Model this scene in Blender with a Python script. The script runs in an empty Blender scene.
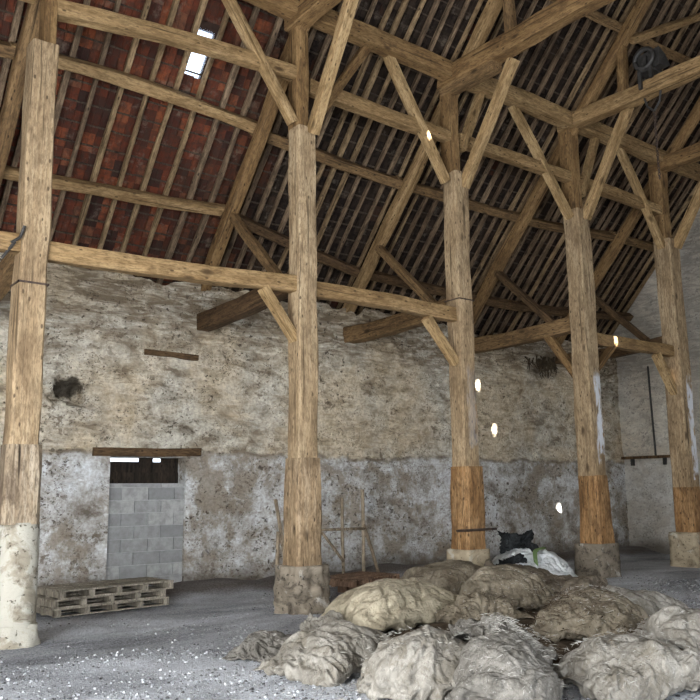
import bpy, bmesh, math, random
import numpy as np
from mathutils import Vector, Matrix, noise as mnoise
random.seed(7); rng = np.random.default_rng(7)
S = bpy.context.scene
COL = S.collection
PI = math.pi
# ------------------------------------------------------------------ layout (metres)
PX = [-4.17, 0.02, 3.53, 7.18, 10.64]           # posts of the arcade, along y = 0
WALL_Y, WALL_H, SLOPE = 3.44, 5.745, 1.079       # side wall and roof pitch
GABLE_X, LEFT_X, FRONT_Y, RIDGE_Y = 13.3, -9.0, -15.3, -6.0
Z_LOW, Z_MID, Z_PLATE = 4.91, 8.45, 9.81
def roof_z(y): return WALL_H + SLOPE*(WALL_Y-y)
SN = Vector((0, SLOPE, 1)).normalized()          # outward normal of the far roof slope
NTH = ['leftmost post', 'second post from the left', 'third post from the left', 'fourth post from the left', 'rightmost post']

# ------------------------------------------------------------------ helpers
def link(o, parent=None):
    COL.objects.link(o)
    if parent is not None: o.parent = parent
    return o
def mesh_obj(name, V, F, mat, parent=None, smooth=False, loc=None, rot=None):
    me = bpy.data.meshes.new(name)
    me.from_pydata([tuple(v) for v in V], [], [tuple(f) for f in F])
    me.validate(); me.update()
    if mat: me.materials.append(mat)
    if smooth: me.polygons.foreach_set('use_smooth', [True]*len(me.polygons))
    o = bpy.data.objects.new(name, me)
    if loc is not None: o.location = loc
    if rot is not None: o.rotation_euler = rot
    return link(o, parent)
def empty(name, loc=(0,0,0), rz=0):
    o = bpy.data.objects.new(name, None); o.empty_display_size = .2
    o.location = loc; o.rotation_euler = (0,0,rz)
    return link(o)
def tag(o, label=None, cat=None, group=None, kind=None):
    if label: o['label'] = label
    if cat: o['category'] = cat
    if group: o['group'] = group
    if kind: o['kind'] = kind
    return o
class MB:
    def __init__(s): s.V=[]; s.F=[]
    def add(s, V, F):
        n=len(s.V); s.V += [tuple(v) for v in V]; s.F += [tuple(i+n for i in f) for f in F]
    def box(s, lo, hi, M=None, j=0.0):
        (x0,y0,z0),(x1,y1,z1)=lo,hi
        V=[Vector(p) for p in [(x0,y0,z0),(x1,y0,z0),(x1,y1,z0),(x0,y1,z0),(x0,y0,z1),(x1,y0,z1),(x1,y1,z1),(x0,y1,z1)]]
        if j: V=[v+Vector((random.uniform(-j,j) for _ in range(3))) for v in V]
        if M is not None: V=[M@v for v in V]
        s.add(V,[(3,2,1,0),(4,5,6,7),(0,1,5,4),(1,2,6,5),(2,3,7,6),(3,0,4,7)])
    def tube(s, pts, r, n=8, r1=None):
        pts=[Vector(p) for p in pts]; N=len(pts); V=[]; F=[]
        for i,p in enumerate(pts):
            d=(pts[min(i+1,N-1)]-pts[max(i-1,0)]).normalized()
            a=d.orthogonal().normalized() if i==0 else (a-d*a.dot(d)).normalized()
            b=d.cross(a); rr=r if r1 is None else r+(r1-r)*i/(N-1)
            for k in range(n):
                t=2*PI*k/n; V.append(p+a*math.cos(t)*rr+b*math.sin(t)*rr)
        for i in range(N-1):
            for k in range(n): F.append((i*n+k,i*n+(k+1)%n,(i+1)*n+(k+1)%n,(i+1)*n+k))
        F.append(tuple(range(n))[::-1]); F.append(tuple((N-1)*n+k for k in range(n)))
        s.add(V,F)
    def build(s, name, mat, parent=None, smooth=False): return mesh_obj(name, s.V, s.F, mat, parent, smooth)

# vectorised value noise
def _h(i,j,k,seed):
    n=(i*374761393+j*668265263+k*2147483647+seed*144269504)&0xffffffff
    n=((n^(n>>13))*1274126177)&0xffffffff
    return ((n^(n>>16))&0xffff)/65535.0
def vnoise(x,y,z,seed=0):
    xi=np.floor(x).astype(np.int64);yi=np.floor(y).astype(np.int64);zi=np.floor(z).astype(np.int64)
    fx=x-xi;fy=y-yi;fz=z-zi
    fx=fx*fx*(3-2*fx);fy=fy*fy*(3-2*fy);fz=fz*fz*(3-2*fz); out=0
    for a in (0,1):
        for b in (0,1):
            for c in (0,1):
                out=out+_h(xi+a,yi+b,zi+c,seed)*(fx if a else 1-fx)*(fy if b else 1-fy)*(fz if c else 1-fz)
    return out*2-1
def fbm(x,y,z,oct=4,seed=0):
    o=0;a=1
    for k in range(oct): o=o+a*vnoise(x*2**k,y*2**k,z*2**k,seed+k); a*=.5
    return o

# ------------------------------------------------------------------ materials
class NT:
    def __init__(s,name,rough=.85,spec=.2):
        s.m=bpy.data.materials.new(name); s.m.use_nodes=True; s.t=s.m.node_tree; s.n=s.t.nodes
        s.b=s.n['Principled BSDF']; s.b.inputs['Roughness'].default_value=rough
        s.b.inputs['Specular IOR Level'].default_value=spec
    def new(s,t,**k):
        x=s.n.new(t)
        for a,v in k.items(): setattr(x,a,v)
        return x
    def put(s,sock,v):
        if hasattr(v,'is_output') or isinstance(v,bpy.types.NodeSocket): s.t.links.new(v,sock)
        else:
            if isinstance(v,tuple) and len(v)==3 and sock.type=='RGBA': v=v+(1,)
            sock.default_value=v
    def coord(s,kind='Object'): return s.new('ShaderNodeTexCoord').outputs[kind]
    def pos(s): return s.new('ShaderNodeNewGeometry').outputs['Position']
    def island(s): return s.new('ShaderNodeNewGeometry').outputs['Random Per Island']
    def objrand(s): return s.new('ShaderNodeObjectInfo').outputs['Random']
    def mapping(s,v,scale=(1,1,1),loc=(0,0,0),rot=(0,0,0)):
        x=s.new('ShaderNodeMapping'); s.put(x.inputs['Vector'],v)
        x.inputs['Scale'].default_value=scale; s.put(x.inputs['Location'],loc); x.inputs['Rotation'].default_value=rot
        return x.outputs[0]
    def warp(s,v,scale,amt):
        x=s.new('ShaderNodeTexNoise'); s.put(x.inputs['Vector'],v); x.inputs['Scale'].default_value=scale; x.inputs['Detail'].default_value=3
        a=s.new('ShaderNodeVectorMath',operation='SUBTRACT'); s.put(a.inputs[0],x.outputs['Color']); a.inputs[1].default_value=(.5,.5,.5)
        b=s.new('ShaderNodeVectorMath',operation='SCALE'); s.put(b.inputs[0],a.outputs[0]); b.inputs['Scale'].default_value=amt
        c=s.new('ShaderNodeVectorMath',operation='ADD'); s.put(c.inputs[0],v); s.put(c.inputs[1],b.outputs[0]); return c.outputs[0]
    def noise(s,v,scale=1,detail=4,rough=.55,dist=0):
        x=s.new('ShaderNodeTexNoise'); s.put(x.inputs['Vector'],v); x.inputs['Scale'].default_value=scale
        x.inputs['Detail'].default_value=detail; x.inputs['Roughness'].default_value=rough; x.inputs['Distortion'].default_value=dist
        return x.outputs['Fac']
    def voro(s,v,scale=1,out='Distance',feature='F1',rnd=1):
        x=s.new('ShaderNodeTexVoronoi',feature=feature); s.put(x.inputs['Vector'],v); x.inputs['Scale'].default_value=scale
        x.inputs['Randomness'].default_value=rnd
        return x.outputs[out]
    def ramp(s,f,stops,interp='LINEAR'):
        x=s.new('ShaderNodeValToRGB'); s.put(x.inputs[0],f); e=x.color_ramp.elements; x.color_ramp.interpolation=interp
        while len(e)<len(stops): e.new(.5)
        for a,(p,c) in zip(e,stops):
            a.position=p; a.color=(c,c,c,1) if not isinstance(c,tuple) else c+(1,)
        return x.outputs[0]
    def mix(s,f,a,b,mode='MIX'):
        x=s.new('ShaderNodeMix',data_type='RGBA',blend_type=mode); s.put(x.inputs['Factor'],f)
        s.put(x.inputs['A'],a) if False else s.put(x.inputs[6],a); s.put(x.inputs[7],b)
        return x.outputs[2]
    def math(s,op,a,b=0.0,clamp=False):
        x=s.new('ShaderNodeMath',operation=op,use_clamp=clamp); s.put(x.inputs[0],a); s.put(x.inputs[1],b); return x.outputs[0]
    def sep(s,v):
        x=s.new('ShaderNodeSeparateXYZ'); s.put(x.inputs[0],v); return x.outputs
    def maprange(s,v,a,b,c=0.0,d=1.0):
        x=s.new('ShaderNodeMapRange'); s.put(x.inputs[0],v)
        for i,q in zip((1,2,3,4),(a,b,c,d)): x.inputs[i].default_value=q
        return x.outputs[0]
    def bump(s,h,strength=.4,dist=.02):
        x=s.new('ShaderNodeBump'); s.put(x.inputs['Height'],h); x.inputs['Strength'].default_value=strength; x.inputs['Distance'].default_value=dist
        s.t.links.new(x.outputs[0],s.b.inputs['Normal'])
    def color(s,c): s.put(s.b.inputs['Base Color'],c); return s.m

def wood(name, dark, mid, light, crack=.8, rough=.8, grey=None, white=None):
    n=NT(name,rough,.25); c=n.coord(); r=n.objrand()
    off=n.new('ShaderNodeCombineXYZ'); n.put(off.inputs[0],n.math('MULTIPLY',r,37.)); n.put(off.inputs[2],n.math('MULTIPLY',r,91.))
    v=n.mapping(c,(1,1,1),off.outputs[0])
    grain=n.noise(n.mapping(v,(14,14,.7)),1.6,6,.65,.4)
    blot=n.noise(n.mapping(v,(2.2,2.2,.7)),1.0,4,.6,.6)
    fac=n.math('ADD',n.math('MULTIPLY',grain,.62),n.math('MULTIPLY',blot,.5))
    col=n.ramp(fac,[(.3,dark),(.53,mid),(.76,light)])
    ck=n.noise(n.mapping(v,(22,22,.55)),1.0,2,.5,.3)
    col=n.mix(n.ramp(ck,[(.30,crack),(.38,0.)]),col,tuple(x*.22 for x in dark))
    hole=n.voro(n.mapping(v,(9,9,4.2)),1.)
    col=n.mix(n.ramp(hole,[(.10,.85),(.16,0.)]),col,tuple(x*.25 for x in dark))
    col=n.mix(n.ramp(n.noise(n.mapping(v,(3.2,3.2,1.3)),1.5,7,.72,.5),[(.46,0.),(.62,.62)]),col,tuple(x*.75 for x in dark))
    col=n.mix(n.ramp(n.noise(n.mapping(v,(40,40,9)),1.,4,.7),[(.40,.55),(.54,0.)]),col,tuple(x*.6 for x in dark))
    kn=n.voro(n.mapping(v,(2.6,2.6,1.15)),1.); col=n.mix(n.ramp(kn,[(.05,.9),(.10,.5),(.14,0.)]),col,tuple(x*.4 for x in dark))
    tint=n.mix(n.math('MULTIPLY',r,.35),(1,1,1),(.62,.58,.55))
    col=n.mix(1.,col,tint,'MULTIPLY')
    if grey: col=n.mix(n.ramp(n.noise(v,.9,4),[(.45,0.),(.65,.8)]),col,grey)
    if white:                                     # limewash flaked over one face, with its own ragged outline
        z0,z1,xm,fade=white
        s=n.sep(c); zz=n.math('ADD',s[2],n.math('MULTIPLY',n.math('SUBTRACT',n.noise(v,5,5),.5),.9))
        a=n.math('MULTIPLY',n.maprange(zz,z0-.05,z0+.05),n.maprange(zz,z1+.15,z1-.15))
        xx=n.math('ADD',s[0],n.math('MULTIPLY',n.math('SUBTRACT',n.noise(n.mapping(v,(6,6,2)),1,4),.5),.22))
        a=n.math('MULTIPLY',a,n.maprange(xx,xm-.02,xm+.02))
        a=n.math('MULTIPLY',a,n.ramp(n.noise(n.mapping(v,(7,7,2.2)),1.3,5,.65),[(.40,0.),(.50,1.)])); a=n.math('MULTIPLY',a,fade)
        col=n.mix(a,col,(.66,.69,.75))
    n.bump(n.math('SUBTRACT',fac,n.math('MULTIPLY',n.ramp(ck,[(.30,1.),(.40,0.)]),.8)),.5,.012)
    return n.color(col)
W_POST=wood('oak_pale_hewn',(0.187,0.124,0.069),(0.397,0.290,0.172),(0.573,0.456,0.297))
W_RAIL=wood('oak_honey',(0.154,0.091,0.037),(0.325,0.212,0.100),(0.479,0.341,0.178))
W_BRACE=wood('oak_cut_pale',(0.201,0.122,0.049),(0.411,0.280,0.137),(0.563,0.414,0.230))
W_TIE=wood('oak_brown',(0.113,0.062,0.026),(0.253,0.155,0.067),(0.384,0.253,0.118))
W_BLACK=wood('board_near_black',(.012,.009,.006),(.03,.021,.014),(.06,.042,.028))  # near-black wood for the board panel in the doorway
W_DARK=wood('oak_dark_roof',(.045,.027,.014),(.12,.072,.036),(.22,.14,.07))
W_MIDD=wood('oak_dusky_roof',(0.086,0.052,0.025),(0.218,0.136,0.063),(0.368,0.241,0.121))
W_RAFT=wood('rafter_weathered',(0.060,0.041,0.026),(0.179,0.123,0.077),(0.393,0.291,0.187),.9)
W_RAFT2=wood('rafter_newer',(.10,.065,.035),(.27,.185,.10),(.48,.35,.20),.7)
W_BATT=wood('batten_dark',(.03,.02,.014),(.07,.05,.035),(.12,.09,.06),.5)
W_FOOT=wood('oak_rusty_foot',(0.112,0.060,0.025),(0.336,0.186,0.078),(0.504,0.330,0.167))
W_FOOT2=wood('oak_flared_foot',(0.116,0.075,0.040),(0.349,0.249,0.148),(0.530,0.421,0.290),1.)
W_ROT=wood('oak_rotten',(0.094,0.063,0.040),(0.314,0.246,0.167),(0.524,0.457,0.353),1.)
W_PAL=wood('pallet_grey_wood',(0.143,0.127,0.099),(0.330,0.297,0.237),(0.506,0.462,0.385),.5)
W_PAL2=wood('pallet_brown_wood',(0.135,0.083,0.053),(0.330,0.210,0.143),(0.540,0.375,0.262),.5)
W_POLE=wood('peeled_pole',(.16,.12,.08),(.36,.29,.205),(.52,.44,.33),.5)
W_P4=wood('oak_limewashed_edge',(0.187,0.124,0.069),(0.397,0.290,0.172),(0.573,0.456,0.297),white=(-2.45,-.75,-.02,.9))
W_P5=wood('oak_limewashed_face',(0.187,0.124,0.069),(0.397,0.290,0.172),(0.573,0.456,0.297),white=(-2.7,-.55,.0,.95))
W_P3=wood('oak_limewash_traces',(0.187,0.124,0.069),(0.397,0.290,0.172),(0.573,0.456,0.297),white=(-2.4,-1.0,-.05,.16))

def wall_mat(name, low=2.45, cool=1.0, pale=0.):
    n=NT(name,.95,.1); p=n.pos(); s=n.sep(p)
    big=n.noise(p,.55,5,.6,.5); med=n.noise(n.mapping(p,(1,1,1.7)),2.3,6,.62,.6); fine=n.noise(p,16,6,.65)
    crs=n.noise(n.mapping(p,(1.2,1.2,6.5)),1.4,6,.62,1.2)
    tan=n.ramp(n.math('ADD',n.math('MULTIPLY',med,.6),n.math('MULTIPLY',crs,.45)),
        [(.34,(0.210,0.151,0.093)),(.43,(0.473,0.385,0.262)),(.54,(0.658,0.561,0.412)),(.70,(0.789,0.700,0.540))])
    grey=n.ramp(med,[(.36,(0.221,0.191,0.149)),(.46,(0.495,0.459,0.382)),(.58,(0.716,0.689,0.597)),(.72,(0.834,0.816,0.728))])
    up=n.mix(n.ramp(big,[(.40,0.),(.60,1.)]),tan,grey)
    # rough brown band of rubble where the plaster has fallen, towards the top
    band=n.math('MULTIPLY',n.maprange(n.math('ADD',s[2],n.math('MULTIPLY',big,1.2)),4.7,5.6),n.ramp(crs,[(.42,.9),(.58,.15)]))
    up=n.mix(band,up,(.19,.145,.095))
    # old limewash on the lower part, with cool daylight tinted into its colour
    lw=n.ramp(n.noise(n.mapping(p,(1,1,1.25),(3,0,9)),1.7,9,.72,.15),[(.34,(0.172,0.149,0.125)),(.43,(0.435,0.415,0.381)),(.53,(0.659,0.669,0.664)),(.68,(0.843,0.883,0.914))])
    lw=n.mix(n.ramp(n.noise(p,1.3,8,.7,.1),[(.50,0.),(.58,.8)]),lw,(.33,.28,.215))
    zz=n.math('ADD',s[2],n.math('MULTIPLY',n.math('SUBTRACT',n.noise(p,1.6,4),.5),.35))
    col=n.mix(n.maprange(zz,low-.04,low+.04,cool,0.),up,lw)
    edge=n.math('MULTIPLY',n.maprange(zz,low-.05,low),n.maprange(zz,low+.08,low+.03))
    col=n.mix(n.math('MULTIPLY',edge,n.ramp(n.noise(p,1.7,3),[(.42,0.),(.55,.7)])),col,(.13,.10,.075))
    # pits and stones
    msk=n.ramp(n.noise(p,1.0,4,.6),[(.42,0.),(.58,1.)])
    pit=n.math('MULTIPLY',n.ramp(n.voro(n.mapping(n.warp(p,9,.28),(1,1,1.5)),6.0),[(.17,1.),(.27,0.)]),msk)
    pit2=n.math('MULTIPLY',n.ramp(n.voro(n.mapping(n.warp(p,20,.12),(1,1,1.9),(5,1,2)),15),[(.20,.95),(.32,0.)]),n.ramp(n.noise(p,2.1,3),[(.46,0.),(.56,1.)]))
    pits=n.math('MAXIMUM',pit,pit2)
    col=n.mix(n.math('MULTIPLY',pits,.9),col,(.055,.042,.03))
    col=n.mix(n.ramp(fine,[(.35,.5),(.6,0.)]),col,(.2,.165,.125))
    chip=n.math('MULTIPLY',n.ramp(n.noise(n.mapping(p,(1,1,1.5),(8,2,5)),3.6,7,.74,.2),[(.57,0.),(.62,.8)]),n.ramp(n.noise(p,.8,4),[(.40,.2),(.56,1.)]))
    col=n.mix(chip,col,(.15,.115,.08))
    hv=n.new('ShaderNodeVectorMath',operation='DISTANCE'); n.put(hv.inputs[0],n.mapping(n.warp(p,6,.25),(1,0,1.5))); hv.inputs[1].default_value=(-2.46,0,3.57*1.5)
    col=n.mix(n.ramp(hv.outputs['Value'],[(.22,.9),(.30,0.)]),col,(.035,.028,.02))  # shade inside the stone hole, painted in as near-black
    if pale: col=n.mix(pale,col,(.66,.65,.61))
    # darker brown towards the foot
    col=n.mix(n.maprange(zz,.45,.12,0.,.75),col,(.10,.085,.07))
    h=n.math('SUBTRACT',n.math('ADD',n.math('MULTIPLY',med,.7),n.math('MULTIPLY',fine,.35)),n.math('MULTIPLY',pits,.55))
    n.bump(n.math('ADD',h,n.math('MULTIPLY',crs,.5)),.75,.06)
    return n.color(col)
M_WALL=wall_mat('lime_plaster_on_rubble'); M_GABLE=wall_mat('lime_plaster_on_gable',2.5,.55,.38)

def floor_mat():
    n=NT('dirt_and_gravel_floor',.95,.15); p=n.pos(); s=n.sep(p)
    b=n.noise(n.mapping(p,(.6,1.2,1)),.7,6,.62,.6); g=n.noise(p,34,7,.78)
    col=n.ramp(n.math('ADD',n.math('MULTIPLY',b,.5),n.math('MULTIPLY',g,.5)),[(.38,(.10,.105,.115)),(.5,(.41,.43,.465)),(.61,(.70,.735,.79))])  # cool skylight tint put into the floor's grey
    sp=n.ramp(n.voro(p,26),[(.16,1.),(.26,0.)]); mk=n.ramp(n.noise(p,1.3,4),[(.42,0.),(.56,1.)])
    pick=n.ramp(n.voro(p,26,'Color'),[(.45,0.),(.55,1.)])
    col=n.mix(n.math('MULTIPLY',n.math('MULTIPLY',sp,mk),pick),col,(.62,.65,.69))
    dk=n.ramp(n.voro(n.mapping(p,(1,1,1),(3,3,0)),19),[(.14,.8),(.24,0.)])
    col=n.mix(n.math('MULTIPLY',dk,mk),col,(.09,.088,.088))
    yy=n.math('ADD',s[1],n.math('MULTIPLY',n.math('SUBTRACT',n.noise(p,1.3,4),.5),.8))
    col=n.mix(n.maprange(yy,2.35,2.75,0.,.85),col,n.ramp(g,[(.4,(.08,.065,.055)),(.65,(.22,.19,.165))]))
    n.bump(n.math('ADD',g,n.math('MULTIPLY',sp,.5)),.8,.03)
    return n.color(col)
M_FLOOR=floor_mat()

def tile_mat():
    n=NT('clay_tiles_underside',.85,.2); p=n.pos(); s=n.sep(p); r=n.island()
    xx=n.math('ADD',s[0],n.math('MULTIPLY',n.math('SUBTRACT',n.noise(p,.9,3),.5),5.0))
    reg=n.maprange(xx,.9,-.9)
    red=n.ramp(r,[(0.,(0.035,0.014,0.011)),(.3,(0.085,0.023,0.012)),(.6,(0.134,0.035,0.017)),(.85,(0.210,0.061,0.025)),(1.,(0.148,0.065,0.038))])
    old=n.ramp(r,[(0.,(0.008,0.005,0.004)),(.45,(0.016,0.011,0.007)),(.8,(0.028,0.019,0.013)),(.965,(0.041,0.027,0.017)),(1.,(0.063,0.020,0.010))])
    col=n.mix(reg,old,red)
    col=n.mix(n.ramp(n.noise(p,9,5,.65),[(.4,.65),(.6,0.)]),col,(.035,.024,.018))
    col=n.mix(n.ramp(n.noise(n.mapping(p,(1,1,1),(9,4,2)),3.2,5,.7),[(.57,0.),(.68,.4)]),col,(.22,.18,.14))
    n.bump(n.noise(p,30,4),.4,.01)
    return n.color(col)
M_TILE=tile_mat()
def plain(name,c1,c2,scale=6,rough=.85,spec=.2,bump=.3,bd=.01,metal=0):
    n=NT(name,rough,spec); v=n.coord(); f=n.noise(v,scale,6,.62,.3)
    n.b.inputs['Metallic'].default_value=metal
    n.bump(n.noise(v,scale*4,5),bump,bd)
    return n.color(n.ramp(f,[(.35,c1),(.65,c2)]))
M_BACK=plain('roof_outer_tiles',(.03,.018,.014),(.06,.035,.026))
M_IRON=plain('rusty_iron',(.03,.02,.015),(.085,.055,.04),12,.7,.4)
M_DARKM=plain('black_iron',(.018,.017,.016),(.05,.047,.044),12,.55,.5)
M_NEST=plain('dry_roots',(.03,.022,.015),(.10,.075,.045),9)
M_BLOCK=None
def block_mat():
    n=NT('concrete_blocks',.95,.15); p=n.pos(); r=n.island()
    col=n.ramp(r,[(0.,(0.270,0.279,0.282)),(.5,(0.357,0.363,0.364)),(1.,(0.454,0.458,0.451))])
    col=n.mix(n.ramp(n.noise(p,7,6,.7),[(.38,.6),(.6,0.)]),col,(.20,.20,.195))
    n.bump(n.noise(p,40,5,.7),.5,.012)
    return n.color(col)
M_BLOCK=block_mat(); M_MORTAR=plain('mortar',(.34,.35,.35),(.47,.48,.48),12,.95,.1,.6,.02)
def stone_mat(name,base,dark,white,wf):
    n=NT(name,.95,.12); v=n.coord()
    f=n.noise(n.mapping(v,(1,1,1.6)),3.4,7,.66,.7)
    col=n.ramp(f,[(.34,dark),(.5,base),(.68,tuple(min(1,x*1.3) for x in base))])
    col=n.mix(n.ramp(n.noise(n.mapping(v,(1,1,1),(4,7,1)),2.6,6,.66,.5),[(.62-wf*.3,0.),(.70-wf*.3,.9)]),col,white)
    pit=n.ramp(n.voro(n.warp(v,14,.2),11),[(.12,.8),(.24,0.)])
    col=n.mix(pit,col,tuple(x*.5 for x in dark))
    n.bump(n.math('SUBTRACT',f,n.math('MULTIPLY',pit,.4)),.8,.04)
    return n.color(col)
M_ST1=stone_mat('limewashed_pillar',(0.279,0.252,0.198),(0.123,0.101,0.075),(0.451,0.437,0.378),.6)
M_ST2=stone_mat('rubble_stump',(.21,.18,.14),(.06,.05,.04),(.55,.53,.48),.15)
M_ST3=stone_mat('dressed_stone',(.36,.30,.21),(.17,.135,.09),(.52,.49,.41),.25)
def sack_mat(name,a,b,stain,chaff=.4,sheen=0):
    n=NT(name,.93,.12); v=n.coord(); p=n.pos(); r=n.objrand()
    off=n.new('ShaderNodeCombineXYZ'); n.put(off.inputs[0],n.math('MULTIPLY',r,23.)); n.put(off.inputs[1],n.math('MULTIPLY',r,51.))
    w=n.mapping(v,(1,1,1),off.outputs[0])
    f=n.noise(w,2.6,6,.62,.5)
    col=n.ramp(f,[(.36,tuple(x*.8 for x in a)),(.60,b)])
    col=n.mix(n.ramp(n.noise(w,4.6,6,.7,.8),[(.50,0.),(.62,.85)]),col,stain)
    col=n.mix(n.ramp(n.noise(n.mapping(w,(1,1,1),(3,8,1)),1.9,7,.72,.3),[(.50,0.),(.64,.6)]),col,tuple(x*.7 for x in stain))
    col=n.mix(n.ramp(n.noise(w,19,5,.7,.4),[(.56,0.),(.68,.55*chaff+.1)]),col,tuple(x*.45 for x in stain))
    fib=n.noise(n.mapping(w,(9,30,9),(0,0,0),(.3,.5,.6)),1.3,4,.7,1.5)
    col=n.mix(n.ramp(fib,[(.60,0.),(.70,chaff)]),col,(.66,.66,.63))
    cr=n.noise(n.mapping(w,(1.6,5.5,2.5),(0,0,0),(.4,.3,.7)),1.3,4,.55,.8); cr2=n.noise(n.mapping(w,(9,3,4),(7,7,7),(.2,.5,-.5)),1.3,4,.6,.7)
    rid=n.math('ABSOLUTE',n.math('SUBTRACT',cr,.5)); rid2=n.math('ABSOLUTE',n.math('SUBTRACT',cr2,.5))
    h=n.math('ADD',n.math('MULTIPLY',n.math('POWER',rid,.6),1.),n.math('MULTIPLY',rid2,.6))
    h=n.math('ADD',h,n.math('MULTIPLY',n.noise(w,60,3),.12))
    n.bump(h,.9,.05)
    return n.color(col)
K_TAN=sack_mat('jute_tan',(0.150,0.126,0.091),(0.253,0.220,0.165),(0.121,0.099,0.070))
K_KHAKI=sack_mat('jute_khaki',(0.327,0.288,0.206),(0.437,0.389,0.291),(0.234,0.203,0.144),.1)
K_PALE=sack_mat('jute_bleached',(0.199,0.183,0.155),(0.304,0.289,0.257),(0.158,0.142,0.115),.3)
K_GREY=sack_mat('jute_grey',(0.122,0.114,0.100),(0.212,0.201,0.181),(0.094,0.087,0.075),.5)
K_BROWN=sack_mat('jute_brown',(0.143,0.117,0.089),(0.228,0.194,0.149),(0.083,0.067,0.048),.35)
K_WHITE=sack_mat('woven_plastic_white',(.66,.69,.70),(.82,.85,.86),(.45,.49,.50),0.)
K_BLACK=sack_mat('black_plastic_sack',(.02,.022,.024),(.045,.05,.052),(.012,.012,.012),0.)
M_CHAFF=plain('pale_chaff',(0.294,0.287,0.259),(0.476,0.469,0.441),3,.9,.1)
M_CHAFFD=plain('dark_straw',(0.042,0.031,0.021),(0.102,0.078,0.054),3,.9,.1)
M_FLINT=NT('flint_chips',.8,.3); M_FLINT=M_FLINT.color(M_FLINT.ramp(M_FLINT.island(),[(0.,(.04,.04,.042)),(.45,(.13,.135,.145)),(.75,(.30,.315,.335)),(1.,(.52,.545,.58))]))
M_GREEN=plain('green_tape',(.10,.16,.06),(.17,.25,.10),5)

# ------------------------------------------------------------------ timber: a hand-hewn balk, its length along local z
def timber_geo(L,w,h,bow=(0,0),taper=1.0,rough=.012,seed=0,seg=None,cham=.12,ragged=0):
    n=seg or max(4,int(L/.22)); V=[];F=[]
    sx,sy=seed*3.7,seed*1.9
    base=[(-1,-1+cham),(-1,0.02),(-1,1-cham),(-1+cham,1),(0.02,1),(1-cham,1),(1,1-cham),(1,0),(1,-1+cham),(1-cham,-1),(0,-1),(-1+cham,-1)]
    m=len(base)
    for i in range(n+1):
        t=i/n; z=(t-.5)*L; k=taper+(1-taper)*t
        bx=bow[0]*4*t*(1-t); by=bow[1]*4*t*(1-t)
        wx=mnoise.noise((sx,z*.55,1.3))*rough*1.6; wy=mnoise.noise((sy,z*.55,7.3))*rough*1.6
        for q,(a,b) in enumerate(base):
            e=1+mnoise.noise((a*2+sx,b*2+sy,z*1.3))*rough*3/max(w,h)
            x=a*w*.5*k*e+bx+wx; y=b*h*.5*k*e+by+wy; zz=z
            if ragged and i==0: zz+=abs(mnoise.noise((a*7+sx,b*7,3)))*ragged
            if i in(0,n): x+=mnoise.noise((a*5+sx,b*5,z))*rough*.5
            V.append((x,y,zz))
    for i in range(n):
        for q in range(m): F.append((i*m+q,i*m+(q+1)%m,(i+1)*m+(q+1)%m,(i+1)*m+q))
    F.append(tuple(range(m))[::-1]); F.append(tuple(n*m+q for q in range(m)))
    return V,F
_seed=[0]
def axis_matrix(A,B,side):
    A=Vector(A);B=Vector(B);d=(B-A).normalized(); s=Vector(side); s=(s-d*s.dot(d)).normalized(); t=d.cross(s)
    return Matrix((s,t,d)).transposed()
def timber(name,A,B,w,h,mat,label=None,cat='timber beam',side=(0,1,0),bow=(0,0),taper=1.,rough=.012,parent=None,group=None,**k):
    """w is the size along `side`, h across it"""
    _seed[0]+=1; A=Vector(A);B=Vector(B)
    V,F=timber_geo((B-A).length,w,h,bow,taper,rough,_seed[0],**k)
    o=mesh_obj(name,V,F,mat,None,True)
    R=axis_matrix(A,B,side).to_4x4(); M=Matrix.Translation((A+B)/2)@R
    if parent is not None:
        o.parent=parent; M=Matrix.Translation(parent.location).inverted()@M
    o.matrix_basis=M
    o.data.set_sharp_from_angle(angle=math.radians(35))
    if label: tag(o,label,cat,group)
    return o

# ------------------------------------------------------------------ SETTING
def grid_surface(name,us,vs,fn,mat,skip=None,parent=None,smooth=True,thick=None):
    nu,nv=len(us),len(vs); U,Vv=np.meshgrid(us,vs,indexing='ij')
    P=np.stack(fn(U,Vv),-1).reshape(-1,3)
    F=[]
    for i in range(nu-1):
        for j in range(nv-1):
            if skip and skip((us[i]+us[i+1])/2,(vs[j]+vs[j+1])/2): continue
            F.append((i*nv+j,(i+1)*nv+j,(i+1)*nv+j+1,i*nv+j+1))
    return mesh_obj(name,P.tolist(),F,mat,parent,smooth)
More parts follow.
